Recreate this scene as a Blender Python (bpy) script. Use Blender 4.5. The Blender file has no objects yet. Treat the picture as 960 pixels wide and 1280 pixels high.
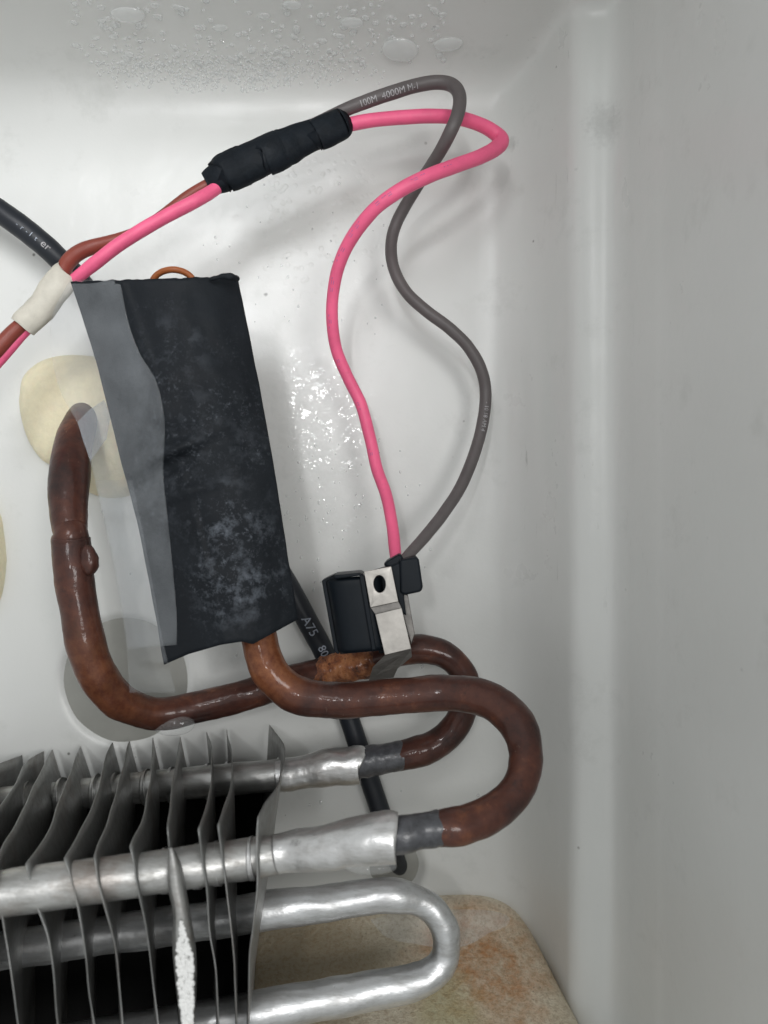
import bpy, bmesh, math, random
from mathutils import Vector, Matrix, noise
from mathutils.bvhtree import BVHTree
random.seed(7)
C = bpy.context.scene.collection
S = bpy.context.scene

# ------------------------------------------------------------------ camera, world, lamps
CAM = Vector((0.0, -0.225, 0.20))         # metres; the back wall of the compartment is the plane y = 0
cd = bpy.data.cameras.new('camera'); cam = bpy.data.objects.new('camera', cd); C.objects.link(cam)
cam.location = CAM; cam.rotation_euler = (math.radians(90), 0, 0)
cd.sensor_fit = 'VERTICAL'; cd.sensor_height = 24.0; cd.lens = 24.0*1000/1280
cd.clip_start = 0.005; cd.clip_end = 20
cd.dof.use_dof = True; cd.dof.focus_distance = 0.195; cd.dof.aperture_fstop = 11.0
S.camera = cam

w = bpy.data.worlds.new('World'); S.world = w; w.use_nodes = True
w.node_tree.nodes['Background'].inputs[0].default_value = (0.975, 1.0, 0.995, 1)
w.node_tree.nodes['Background'].inputs[1].default_value = 0.60
S.view_settings.view_transform = 'Standard'; S.view_settings.look = 'None'
S.view_settings.exposure = 0.0; S.view_settings.gamma = 1.0

def lamp(name, loc, target, size, power, col, size_y=None):
    l = bpy.data.lights.new(name, 'AREA'); l.energy = power; l.color = col
    l.shape = 'RECTANGLE'; l.size = size; l.size_y = size_y or size
    o = bpy.data.objects.new(name, l); C.objects.link(o)
    o.location = loc
    o.rotation_euler = (Vector(target)-Vector(loc)).to_track_quat('-Z', 'Y').to_euler()
    return o
lamp('window_light', (-0.115, -0.42, 0.405), (-0.10, 0, 0.30), 0.14, 0.060, (0.97, 0.985, 1.0)).data.spread = math.radians(42)
lamp('room_light', (0.22, -0.72, 0.27), (-0.02, 0, 0.20), 0.18, 1.38, (1.0, 0.995, 0.98))
lamp('ceiling_lamp', (-0.085, -0.70, 0.325), (-0.02, 0, 0.22), 0.03, 0.45, (1, 1, 1), 0.05)
S.cycles.max_bounces = 7; S.cycles.transparent_max_bounces = 8; S.cycles.caustics_refractive = False; S.cycles.caustics_reflective = False

# ------------------------------------------------------------------ helpers
def P(px, py, d):
    """point seen at pixel (px, py) of the 960x1280 photo, d mm in front of the lens"""
    return Vector(((px-480)*d*1e-6, CAM.y+d*1e-3, CAM.z-(py-640)*d*1e-6))

def obj(name, me, mat=None, parent=None, smooth=True):
    if isinstance(me, bmesh.types.BMesh):
        bm = me; me = bpy.data.meshes.new(name); bm.to_mesh(me); bm.free()
    o = bpy.data.objects.new(name, me); C.objects.link(o)
    if mat:
        me.materials.clear(); me.materials.append(mat)
    for p in me.polygons: p.use_smooth = smooth
    if parent: o.parent = parent
    return o
def tag(o, label=None, cat=None, group=None, kind=None):
    if label: o['label'] = label
    if cat: o['category'] = cat
    if group: o['group'] = group
    if kind: o['kind'] = kind
    return o
def empty(name, loc, *a):
    o = bpy.data.objects.new(name, None); C.objects.link(o); o.location = loc; o.empty_display_size = .01
    tag(o, *a); bpy.context.view_layer.update()
    return o
def adopt(o, parent):
    """parent while keeping world coordinates"""
    o.parent = parent; o.matrix_parent_inverse = parent.matrix_world.inverted()
    return o
def pydata(name, v, f):
    me = bpy.data.meshes.new(name); me.from_pydata([tuple(a) for a in v], [], f); me.update()
    return me

def catmull(pts, n=10):
    out = []
    P_ = [pts[0]] + list(pts) + [pts[-1]]
    for i in range(1, len(P_)-2):
        p0, p1, p2, p3 = P_[i-1], P_[i], P_[i+1], P_[i+2]
        for k in range(n):
            t = k/n
            out.append([0.5*((2*b)+(-a+c)*t+(2*a-5*b+4*c-d)*t*t+(-a+3*b-3*c+d)*t**3)
                        for a, b, c, d in zip(p0, p1, p2, p3)])
    out.append(list(pts[-1]))
    return out

class Path:
    """pts: (px, py, d, diameter in px). The radius is a real one: half the diameter at that distance"""
    def __init__(s, pts, n=10):
        raw = []
        for a in pts:
            p = P(a[0], a[1], a[2]); raw.append([p.x, p.y, p.z, a[3]*a[2]*1e-6/2])
        q = catmull(raw, n)
        s.c = [Vector(a[:3]) for a in q]; s.r = [a[3] for a in q]
        s.s = [0]
        for i in range(1, len(s.c)): s.s.append(s.s[-1]+(s.c[i]-s.c[i-1]).length)
        s.t = []
        for i in range(len(s.c)):
            a = s.c[max(0, i-1)]; b = s.c[min(len(s.c)-1, i+1)]; s.t.append((b-a).normalized())
    def at(s, L):
        i = 0
        while i < len(s.s)-2 and s.s[i+1] < L: i += 1
        f = (L-s.s[i])/max(1e-9, s.s[i+1]-s.s[i])
        return s.c[i].lerp(s.c[i+1], f), s.t[i].lerp(s.t[i+1], f).normalized(), s.r[i]*(1-f)+s.r[i+1]*f

def tube(name, pts, mat, parent=None, sides=28, n=10, lump=0.0, lumpf=250, flat=1.0, fine=0.0, path=None):
    pa = path or Path(pts, n)
    v = []; f = []
    t0 = pa.t[0]
    nrm = t0.cross(Vector((0, 1, 0)))
    if nrm.length < 1e-3: nrm = t0.cross(Vector((0, 0, 1)))
    nrm.normalize()
    for i, c in enumerate(pa.c):
        t = pa.t[i]
        nrm = (nrm - t*nrm.dot(t)).normalized(); b = t.cross(nrm)
        for k in range(sides):
            a = 2*math.pi*k/sides
            dirv = nrm*math.cos(a)+b*math.sin(a)*flat
            p = c + dirv*pa.r[i]
            if lump: p = p + dirv*(lump*noise.noise(p*lumpf)+fine*noise.noise(p*lumpf*4))
            v.append(p)
    m = len(pa.c)
    for i in range(m-1):
        for k in range(sides):
            a = i*sides+k; b2 = i*sides+(k+1) % sides
            f.append((a, b2, b2+sides, a+sides))
    f.append(tuple(range(sides))[::-1]); f.append(tuple((m-1)*sides+k for k in range(sides)))
    o = obj(name, pydata(name, v, f), mat)
    bm = bmesh.new(); bm.from_mesh(o.data); bmesh.ops.recalc_face_normals(bm, faces=bm.faces); bm.to_mesh(o.data); bm.free()
    for p in o.data.polygons: p.use_smooth = len(p.vertices) == 4
    if parent: adopt(o, parent)
    return o

def slab(name, outline, d, thick, mat, parent=None, bevel=0.0003, hole=None, tilt=None, segs=3):
    """an extruded plate: outline in pixels at distance d (or d per point), thick metres deep"""
    bm = bmesh.new()
    ds = d if isinstance(d, (list, tuple)) else [d]*len(outline)
    vs = [bm.verts.new(P(x, y, dd)) for (x, y), dd in zip(outline, ds)]
    if hole:
        es = [bm.edges.new((vs[i], vs[(i+1) % len(vs)])) for i in range(len(vs))]
        hx, hy, rx, ry, ang = hole
        n = 24; hv = []
        for k in range(n):
            a = 2*math.pi*k/n
            dx, dy = rx*math.cos(a), ry*math.sin(a)
            if abs(ry) > abs(rx): pass
            X = hx+dx*math.cos(ang)-dy*math.sin(ang); Y = hy+dx*math.sin(ang)+dy*math.cos(ang)
            hv.append(bm.verts.new(P(X, Y, sum(ds)/len(ds))))
        es += [bm.edges.new((hv[i], hv[(i+1) % n])) for i in range(n)]
        bmesh.ops.triangle_fill(bm, edges=es, use_beauty=True, use_dissolve=False)
    else:
        bm.faces.new(vs)
    faces = list(bm.faces)
    r = bmesh.ops.extrude_face_region(bm, geom=faces)
    for g in r['geom']:
        if isinstance(g, bmesh.types.BMVert): g.co.y += thick
    bmesh.ops.recalc_face_normals(bm, faces=bm.faces)
    if bevel:
        ed = [e for e in bm.edges if len(e.link_faces) == 2 and e.calc_face_angle(0) > 0.5]
        bmesh.ops.bevel(bm, geom=ed, offset=bevel, segments=segs, affect='EDGES', profile=0.5)
    o = obj(name, bm, mat, smooth=False)
    for p in o.data.polygons: p.use_smooth = p.area < 2e-6
    if parent: adopt(o, parent)
    return o

def blob(name, c, rad, mat, parent=None, lump=0.15, f=200, sub=4, squash=(1, 1, 1)):
    bm = bmesh.new(); bmesh.ops.create_icosphere(bm, subdivisions=sub, radius=1)
    for v in bm.verts:
        q = Vector((v.co.x*squash[0], v.co.y*squash[1], v.co.z*squash[2]))*rad
        k = 1+lump*noise.noise((c+q)*f)+lump*.4*noise.noise((c+q)*f*3)
        v.co = c+q*k
    o = obj(name, bm, mat)
    if parent: adopt(o, parent)
    return o

# ------------------------------------------------------------------ materials
class M:
    def __init__(s, name):
        s.m = bpy.data.materials.new(name); s.m.use_nodes = True
        s.nt = s.m.node_tree; s.b = s.nt.nodes['Principled BSDF']; s.out = s.nt.nodes['Material Output']
        s.tc = s.nt.nodes.new('ShaderNodeTexCoord')
    def co(s): return s.geo()
    def geo(s):
        if not hasattr(s, 'g'): s.g = s.nt.nodes.new('ShaderNodeNewGeometry')
        return s.g.outputs['Position']
    def n(s, t, **k):
        nd = s.nt.nodes.new(t)
        for a, b in k.items():
            if a.startswith('_'): setattr(nd, a[1:], b)
            else:
                nd.inputs[a.replace('__', ' ')].default_value = b
        return nd
    def l(s, a, b): s.nt.links.new(a, b)
    def noise(s, scale, detail=4, rough=.6, vec=None, dist=0.0):
        n = s.n('ShaderNodeTexNoise', Scale=scale, Detail=detail, Roughness=rough, Distortion=dist)
        s.l(vec or s.co(), n.inputs['Vector']); return n.outputs['Fac']
    def voro(s, scale, feature='F1', vec=None):
        n = s.n('ShaderNodeTexVoronoi', Scale=scale, _feature=feature); s.l(vec or s.co(), n.inputs['Vector'])
        return n.outputs['Distance']
    def ramp(s, fac, stops):
        r = s.n('ShaderNodeValToRGB'); e = r.color_ramp.elements
        while len(e) < len(stops): e.new(.5)
        for i, (p, c) in enumerate(stops):
            e[i].position = p; e[i].color = (c, c, c, 1) if isinstance(c, (int, float)) else (*c, 1)
        s.l(fac, r.inputs['Fac']); return r.outputs['Color']
    def mix(s, fac, a, b):
        n = s.n('ShaderNodeMix', _data_type='RGBA')
        for v, i in ((fac, 0), (a, 6), (b, 7)):
            if isinstance(v, bpy.types.NodeSocket): s.l(v, n.inputs[i])
            elif i == 0: n.inputs[0].default_value = v
            else: n.inputs[i].default_value = (*v, 1)
        return n.outputs[2]
    def math(s, op, a, b=0.0, clamp=False):
        n = s.n('ShaderNodeMath', _operation=op); n.use_clamp = clamp
        for v, i in ((a, 0), (b, 1)):
            if isinstance(v, bpy.types.NodeSocket): s.l(v, n.inputs[i])
            else: n.inputs[i].default_value = v
        return n.outputs[0]
    def near(s, p, r0, r1, warp=0.0, wf=120):
        """1 within r0 of point p, 0 beyond r1"""
        vec = s.geo()
        if warp:
            nz = s.n('ShaderNodeTexNoise', Scale=wf, Detail=4); s.l(vec, nz.inputs['Vector'])
            sc = s.n('ShaderNodeVectorMath', _operation='MULTIPLY_ADD'); s.l(nz.outputs['Color'], sc.inputs[0])
            sc.inputs[1].default_value = (warp,)*3; s.l(vec, sc.inputs[2]); vec = sc.outputs[0]
            p = p+Vector((warp/2,)*3)
        d = s.n('ShaderNodeVectorMath', _operation='DISTANCE'); s.l(vec, d.inputs[0]); d.inputs[1].default_value = p
        mr = s.n('ShaderNodeMapRange', _interpolation_type='SMOOTHSTEP'); s.l(d.outputs['Value'], mr.inputs[0])
        mr.inputs[1].default_value = r0; mr.inputs[2].default_value = r1; mr.inputs[3].default_value = 1; mr.inputs[4].default_value = 0
        return mr.outputs[0]
    def bump(s, h, strength=.3, dist=.0005, coat=False, prev=None):
        b = s.n('ShaderNodeBump', Strength=strength, Distance=dist); s.l(h, b.inputs['Height'])
        if prev: s.l(prev, b.inputs['Normal'])
        if not coat: s.l(b.outputs[0], s.b.inputs['Normal'])
        else: s.l(b.outputs[0], s.b.inputs['Coat Normal'])
        return b.outputs[0]
    def set(s, **k):
        for a, v in k.items():
            i = s.b.inputs[a.replace('_', ' ')]
            if isinstance(v, bpy.types.NodeSocket): s.l(v, i)
            elif isinstance(v, tuple) and len(v) == 3 and a != 'x': i.default_value = (*v, 1)
            else: i.default_value = v
        return s

def m_liner():
    m = M('white_plastic_liner')
    base = m.ramp(m.noise(14, 5), [(.3, (.655, .665, .645)), (.7, (.70, .705, .69))])
    dirt = m.ramp(m.noise(55, 8, .72), [(.56, 0), (.74, 1)])
    col = m.mix(m.math('MULTIPLY', dirt, .28), base, (.36, .37, .34))
    # drawn-out scuffs running down the wall
    mp = m.n('ShaderNodeMapping'); m.l(m.geo(), mp.inputs[0]); mp.inputs['Scale'].default_value = (1, 1, .16)
    sc = m.ramp(m.noise(420, 6, .7, mp.outputs[0]), [(.64, 0), (.72, 1)])
    zone = m.math('ADD', m.math('ADD', m.near(Vector((.050, -.028, .31)), .012, .05), m.near(Vector((.050, -.028, .21)), .01, .06)),
                  m.near(Vector((.036, -.004, .225)), .004, .02), True)
    col = m.mix(m.math('MULTIPLY', m.math('MULTIPLY', sc, zone), .45), col, (.25, .26, .24))
    # specks
    v = m.voro(95); sp = m.ramp(v, [(.028, 1), (.05, 0)])
    few = m.ramp(m.noise(37, 2), [(.55, 0), (.60, 1)])
    col = m.mix(m.math('MULTIPLY', m.math('MULTIPLY', sp, few), .8), col, (.12, .115, .10))
    # single dark smudges by the upper right bend
    for (p, r, a) in (((722, 213, 198), .0011, .4), ((752, 150, 197), .006, .13), ((332, 368, 225), .0007, .8), ((600, 12, 190), .006, .15),
                      ((636, 178, 221), .003, .25), ((760, 165, 197), .007, .2)):
        col = m.mix(m.math('MULTIPLY', m.near(P(*p), r*.3, r, r*.9, 900), a), col, (.16, .16, .15))
    m.set(Base_Color=col, Roughness=m.ramp(m.noise(40, 5), [(.3, .26), (.7, .42)]))
    # wet film: a bumpy coat below and right of the taped sleeve
    wet = m.math('MAXIMUM', m.near(P(378, 540, 225), .011, .027, .014, 90), m.math('MULTIPLY', m.near(P(400, 270, 225), .008, .022, .02, 80), .12))
    wet = m.math('MAXIMUM', wet, m.math('MULTIPLY', m.near(P(425, 640, 225), .006, .018, .014, 110), .8))
    rv = m.ramp(m.noise(210, 3, .55, dist=2.2), [(.515, 0), (.55, 1)])
    wet = m.math('MULTIPLY', wet, rv)
    m.set(Coat_Weight=m.math('ADD', m.math('MULTIPLY', wet, .85), .12), Coat_Roughness=m.ramp(wet, [(.05, .2), (.3, .015)]), Coat_IOR=1.5)
    big = m.noise(28, 3, .5)
    n1 = m.bump(big, .5, .0012)
    n2 = m.bump(m.noise(900, 3, .6), .12, .0002, prev=n1)
    bub = m.ramp(m.voro(430), [(.22, 1), (.30, .35), (.36, 0)])
    bub = m.math('MULTIPLY', bub, m.near(P(395, 275, 225), .006, .030, .015, 90))
    n3 = m.bump(bub, .25, .0003, prev=n2)
    film = m.math('ADD', m.noise(170, 2, .5, dist=2.0), m.math('MULTIPLY', m.noise(400, 2, .5), .20))
    m.bump(film, 1.0, .00038, coat=True)
    return m.m

def m_copper(name, warm=0.0):
    m = M(name)
    a = m.noise(90, 6, .65); b = m.noise(420, 6, .7)
    col = m.ramp(a, [(.32, (.026, .014, .013)), (.48, (.062, .024, .018)), (.60, (.092, .034, .023)), (.72, (.180, .068, .036))])
    spots = m.ramp(b, [(.56, 0), (.70, 1)])
    col = m.mix(m.math('MULTIPLY', spots, .65), col, (.035, .020, .018))
    org = m.math('MAXIMUM', m.near(P(330, 815, 186), .006, .016, .004, 200), m.near(P(436, 838, 207), .002, .0075, .004, 300))
    org = m.math('MAXIMUM', org, m.math('MULTIPLY', m.near(P(130, 850, 195), .006, .022, .006, 200), .5))
    orange = m.ramp(b, [(.35, (.16, .045, .018)), (.65, (.33, .125, .05))])
    col = m.mix(m.math('MULTIPLY', org, .75), col, orange)
    scr = m.n('ShaderNodeMapping'); m.l(m.geo(), scr.inputs[0]); scr.inputs['Scale'].default_value = (1.6, 1, .3)
    col = m.mix(m.math('MULTIPLY', m.ramp(m.noise(700, 4, .7, scr.outputs[0]), [(.66, 0), (.72, 1)]), .35), col, (.26, .17, .13))
    m.set(Base_Color=col, Metallic=.15, Roughness=m.ramp(m.noise(260, 5), [(.3, .36), (.7, .58)]), Coat_Weight=.35, Coat_Roughness=.06, Specular_IOR_Level=.2)
    n1 = m.bump(m.noise(230, 5, .6), .35, .0005)
    n2 = m.bump(b, .35, .00018, prev=n1)
    m.l(n1, m.b.inputs['Coat Normal'])
    return m.m

def m_alu(name, tint=(.62, .62, .60), rough=(.22, .5), dirt=.4, brown=.35, bump=.4):
    m = M(name)
    mp = m.n('ShaderNodeMapping'); m.l(m.geo(), mp.inputs[0]); mp.inputs['Scale'].default_value = (.25, 1, 1)
    a = m.noise(500, 6, .7, mp.outputs[0]); b = m.noise(75, 6, .6)
    col = m.mix(m.math('MULTIPLY', m.ramp(a, [(.45, 0), (.7, 1)]), dirt), tint, (.24, .23, .21))
    col = m.mix(m.math('MULTIPLY', m.ramp(b, [(.50, 0), (.66, 1)]), brown), col, (.20, .135, .10))
    m.set(Base_Color=col, Metallic=.88, Roughness=m.ramp(a, [(.3, rough[0]), (.7, rough[1])]))
    n1 = m.bump(b, bump, .0008); n2 = m.bump(a, .35, .0002, prev=n1)
    m.bump(m.noise(1500, 3, .6), .25, .0001, prev=n2)
    return m.m

def m_plain(name, col, rough=.4, metal=0, var=.25, ns=300, bump=.2, bd=.0002, coat=0, cr=.1, sss=0):
    m = M(name); k = 1-var; q = 1+var
    c = m.ramp(m.noise(ns, 6, .65), [(.3, tuple(x*k for x in col)), (.7, tuple(min(1, x*q) for x in col))])
    m.set(Base_Color=c, Specular_IOR_Level=.16 if metal == 0 and max(col) < .05 else .5, Roughness=m.ramp(m.noise(ns*.7, 4), [(.3, max(.03, rough*.8)), (.7, min(1, rough*1.25))]), Metallic=metal, Coat_Weight=coat, Coat_Roughness=cr)
    if sss: m.set(Subsurface_Weight=sss); m.b.inputs['Subsurface Scale'].default_value = .002
    m.bump(m.noise(ns*2, 4), bump, bd)
    return m.m

def m_wrap():
    m = M('black_tape')
    base = m.ramp(m.noise(60, 5), [(.3, (.0088, .0108, .0138)), (.7, (.014, .0170, .0210))])
    # mineral and frost bloom, densest in three patches down the middle
    z = m.math('MAXIMUM', m.near(P(275, 648, 176), .003, .013, .010, 160), m.near(P(285, 738, 176), .003, .015, .010, 160))
    z = m.math('MAXIMUM', z, m.math('MULTIPLY', m.near(P(215, 450, 176), .005, .020, .012, 110), .62))
    z = m.math('MAXIMUM', z, m.math('MULTIPLY', m.near(P(250, 590, 176), .010, .035, .016, 110), .6))
    z = m.math('MAXIMUM', z, m.math('MULTIPLY', m.near(P(300, 700, 176), .008, .022, .014, 130), .85))
    sp = m.ramp(m.noise(900, 6, .75), [(.54, 0), (.66, 1)])
    sp2 = m.ramp(m.noise(230, 5, .7), [(.50, 0), (.66, 1)])
    f = m.math('MULTIPLY', m.math('MAXIMUM', m.math('MULTIPLY', sp, m.ramp(m.noise(90, 4), [(.4, .1), (.6, 1)])), m.math('MULTIPLY', sp2, m.math('POWER', z, 2.0))), z)
    col = m.mix(m.math('MULTIPLY', f, .36), base, (.27, .30, .35))
    m.set(Base_Color=col, Roughness=m.ramp(m.noise(120, 4), [(.3, .5), (.7, .7)]), Specular_IOR_Level=.14)
    n1 = m.bump(m.noise(110, 5, .6), .5, .0008)
    m.bump(m.noise(1400, 2), .3, .0001, prev=n1)
    return m.m

def m_film(name, fac, tint=(.62, .66, .70), rough=.22):
    m = M(name)
    m.set(Base_Color=tint, Roughness=rough, Coat_Weight=1.0, Coat_Roughness=.06)
    n1 = m.bump(m.noise(60, 4, .55, dist=.6), .5, .0014)
    tr = m.n('ShaderNodeBsdfTransparent'); mx = m.n('ShaderNodeMixShader')
    fc = m.math('MULTIPLY', m.ramp(m.noise(55, 6, .65), [(.3, .35), (.5, .7), (.7, 1.0)]), fac)
    m.l(fc, mx.inputs[0]); m.l(tr.outputs[0], mx.inputs[1]); m.l(m.b.outputs[0], mx.inputs[2]); m.l(mx.outputs[0], m.out.inputs[0])
    return m.m

def m_water(name='water', milk=.04, ior=1.16):
    m = M(name)
    m.nt.nodes.remove(m.b)
    tr = m.n('ShaderNodeBsdfTransparent'); gl = m.n('ShaderNodeBsdfGlossy', Roughness=.03); df = m.n('ShaderNodeBsdfDiffuse')
    df.inputs[0].default_value = (.9, .92, .92, 1)
    fr = m.n('ShaderNodeFresnel', IOR=ior); mx = m.n('ShaderNodeMixShader'); mx2 = m.n('ShaderNodeMixShader')
    mx2.inputs[0].default_value = milk; m.l(tr.outputs[0], mx2.inputs[1]); m.l(df.outputs[0], mx2.inputs[2])
    m.geo(); ff_ = m.math('MULTIPLY', fr.outputs[0], m.math('SUBTRACT', 1.0, m.g.outputs['Backfacing']))
    m.l(ff_, mx.inputs[0]); m.l(mx2.outputs[0], mx.inputs[1]); m.l(gl.outputs[0], mx.inputs[2])
    m.l(mx.outputs[0], m.out.inputs[0])
    return m.m

def m_glass():
    m = M('clear_water_drop'); m.set(Base_Color=(1, 1, 1), Transmission_Weight=1.0, IOR=1.33, Roughness=.01); return m.m

def m_foam_slab():
    m = M('stained_foam')
    a = m.noise(60, 6, .65); b = m.noise(900, 5, .75)
    col = m.ramp(a, [(.3, (.62, .55, .41)), (.6, (.86, .79, .64)), (.75, (.80, .76, .55))])
    rust = m.math('MAXIMUM', m.near(P(598, 1205, 206), .007, .026, .016, 120), m.math('MULTIPLY', m.near(P(650, 1255, 192), .003, .012, .012, 150), .8))
    rust = m.math('MULTIPLY', rust, m.ramp(m.noise(220, 6, .75), [(.36, .25), (.62, 1)]))
    col = m.mix(m.math('MULTIPLY', rust, .95), col, (.52, .24, .09))
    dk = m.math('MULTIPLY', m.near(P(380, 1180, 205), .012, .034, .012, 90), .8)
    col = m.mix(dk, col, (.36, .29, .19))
    yel = m.math('MULTIPLY', m.near(P(560, 1265, 195), .004, .013, .010, 120), .6)
    col = m.mix(yel, col, (.50, .49, .27))
    por = m.ramp(m.voro(700), [(.10, 1), (.22, 0)])
    col = m.mix(m.math('MULTIPLY', m.math('MULTIPLY', por, m.ramp(m.noise(180, 4), [(.5, 0), (.65, 1)])), .6), col, (.07, .05, .03))
    col = m.mix(m.math('MULTIPLY', m.ramp(b, [(.46, 0), (.62, 1)]), .45), col, (.30, .19, .09))
    m.set(Base_Color=col, Roughness=.6)
    n1 = m.bump(a, .5, .001); m.bump(b, .9, .0006, prev=n1)
    return m.m

def m_rust():
    m = M('orange_copper_corrosion')
    col = m.ramp(m.noise(330, 6, .7), [(.34, (.045, .022, .016)), (.48, (.20, .065, .025)), (.62, (.36, .15, .06)), (.72, (.12, .04, .02))])
    m.set(Base_Color=col, Roughness=.5, Specular_IOR_Level=.3, Coat_Weight=.25, Coat_Roughness=.1)
    m.bump(m.noise(700, 5, .7), .7, .0005)
    return m.m

def m_wire(name, col, mark=None):
    m = M(name)
    c = m.ramp(m.noise(120, 5), [(.3, tuple(x*.88 for x in col)), (.7, tuple(min(1, x*1.08) for x in col))])
    d = m.ramp(m.noise(500, 6, .7), [(.60, 0), (.75, 1)])
    c = m.mix(m.math('MULTIPLY', d, .25), c, tuple(x*.45 for x in col))
    m.set(Base_Color=c, Roughness=.45, Specular_IOR_Level=.4)
    m.bump(m.noise(350, 4), .25, .0003)
    return m.m

MAT = dict(
    liner=m_liner(), copper=m_copper('oxidised_copper'),
    tube=m_alu('worn_aluminium', (.52, .52, .51), (.30, .58), .6, .55, .5),
    collar=m_alu('bright_aluminium', (.70, .70, .70), (.26, .48), .50, .25, .6),
    bend=m_alu('bright_bent_aluminium', (.66, .67, .68), (.27, .50), .5, .12, .4),
    fin=m_alu('dirty_fin_aluminium', (.34, .345, .34), (.36, .58), .5, .25, .4),
    sleeve=m_plain('grey_shrink_sleeve', (.060, .062, .070), .38, .1, .45, 420, .5, .0004, .4, .2),
    wrap=m_wrap(), film=m_film('clear_tape_film', .125), film2=m_film('clear_tape_film_thin', .08), fold=m_film('folded_tape_film', .38, (.36, .38, .42)),
    foam=m_plain('cream_foam', (.74, .68, .49), .7, 0, .06, 500, .5, .0003, 0, .1, .15),
    slab=m_foam_slab(),
    pink=m_wire('pink_rubber', (.84, .125, .26)), grey=m_wire('grey_rubber', (.105, .092, .092)),
    brown=m_wire('brown_rubber', (.23, .050, .034)), black=m_wire('black_rubber', (.012, .015, .021)),
    btape=m_plain('black_vinyl_tape', (.007, .010, .014), .6, 0, .3, 250, .5, .0006),
    masking=m_plain('cream_cloth_tape', (.56, .53, .46), .6, 0, .14, 180, .5, .0004),
    orange=m_wire('orange_rubber', (.34, .10, .03)),
    plastic=m_plain('black_plastic', (.006, .009, .013), .42, 0, .2, 90, .15, .0003),
    steel=m_plain('brushed_steel_clip', (.42, .40, .375), .48, .8, .15, 300, .3, .0001),
    dsteel=m_plain('dull_dark_steel', (.20, .19, .18), .42, .7, .3, 300, .3, .0002),
    mark=m_plain('grey_print', (.36, .40, .47), .5, 0, .3, 900, 0), violet=m_plain('violet_print', (.50, .13, .30), .5, 0, .3, 900, 0),
    pale=m_plain('faded_white_print', (.36, .35, .36), .5, 0, .4, 1200, 0),
    frost=m_plain('white_frost', (.86, .86, .85), .5, 0, .08, 900, .6, .0003),
    water=m_water('water', .34, 1.36), puddle=m_water('puddle_water', .22), glass=m_water('hanging_water', .10, 1.30),
    rust=m_rust(),
    disc=m_plain('recess_shade_grey', (.30, .30, .275), .45, 0, .1, 60, .2),
    gap_shade=m_plain('dark_gap_shade', (.016, .016, .016), .9, 0, .3, 80, .2),
)

# ------------------------------------------------------------------ the moulded liner
ZC = CAM.z
def lerp_tab(tab, x):
    if x <= tab[0][0]: return tab[0][1]
    for (a, b), (c, d) in zip(tab, tab[1:]):
        if x <= c: return b+(d-b)*(x-a)/(c-a)
    return tab[-1][1]
# horizontal section (x mm, depth mm in front of the back wall)
HP = [(-260, 0), (-120, 0), (-40, 0), (-10, 0), (5, 0), (14, 0), (21, 0), (28, 0.3), (33, 1.6), (37, 4.6), (40, 9), (42.6, 15), (44.8, 22), (46.2, 26.2), (47.8, 28.2), (49.8, 29.3), (51.8, 29.9),
      (53.4, 30.2), (55.2, 31), (56.6, 33), (57.6, 36.2), (58.1, 39.5), (58.7, 43.5), (59.5, 49), (60.5, 56), (61.6, 75), (63, 105), (66, 160)]
# vertical section (z mm from the optical axis, depth mm)
VP = [(-175, 150), (-172, 60), (-168, 12), (-163, 2), (-158, 0), (-150, 0), (-130, 0), (-60, 0), (30, 0), (80, 0), (100, 0), (108, 0), (114, .6), (118.5, 2.4), (121.4, 5.6), (123.2, 10.5), (124.8, 18), (126, 30), (128, 60), (130, 85)]
def resample(tab, step):
    q = catmull([[a, b] for a, b in tab], 24)
    out = [q[0]]; acc = 0
    for a, b in zip(q, q[1:]):
        L = math.hypot(b[0]-a[0], b[1]-a[1])
        if L > step:
            k = int(L/step)
            for i in range(1, k): out.append([a[0]+(b[0]-a[0])*i/k, a[1]+(b[1]-a[1])*i/k])
        acc += L
        if acc >= step or L > step: out.append(b); acc = 0
    if out[-1] != q[-1]: out.append(q[-1])
    return out
HU = resample(HP, .8); VV = resample(VP, .8)
def smax(a, b, k):
    h = max(k-abs(a-b), 0)/k
    return max(a, b)+h*h*k*.25
def recess(x, z, cx, cz, r, dep, soft=1.0):
    d = math.hypot(x-cx, z-cz)
    t = min(1, max(0, (r-d)/soft)); t = t*t*(3-2*t)
    return -dep*t
v = []; f = []
nu, nv = len(HU), len(VV)
for j, (z, dv) in enumerate(VV):
    for i, (x, dh) in enumerate(HU):
        dep = (max(dh, 0)**2.1+max(dv, 0)**2.1)**(1/2.1)
        if max(dh, dv) < 1:
            dep += recess(x, z, (160-480)*.228, -(848-640)*.228, 19.5, 2.4, 4.5)
            dep += recess(x, z, (492-480)*.228, -(1078-640)*.228, 9.4, 2.4, 3)
            dep += recess(x, z, (-55-480)*.228, -(700-640)*.228, 14.5, 3.0, 1.2)
        wob = .25*noise.noise(Vector((x*.02, z*.02, 3)))+.10*noise.noise(Vector((x*.07, z*.07, 9)))
        dep += wob
        X = x + .5*noise.noise(Vector((z*.012, 1, 5)))*min(1, dh/10)
        if z < -70 and dh > .1: X += (-70-z)*.06*max(0, 1-dh/26)     # the bend widens towards the drain
        v.append((X*1e-3, -dep*1e-3, ZC+z*1e-3))
for j in range(nv-1):
    for i in range(nu-1):
        a = j*nu+i; f.append((a, a+1, a+1+nu, a+nu))
liner = obj('liner_wall', pydata('liner_wall', v, f), MAT['liner'])
tag(liner, kind='structure', label='white moulded plastic inner wall of a freezer compartment')
bvh = BVHTree.FromPolygons([Vector(a) for a in v], f)
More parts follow.
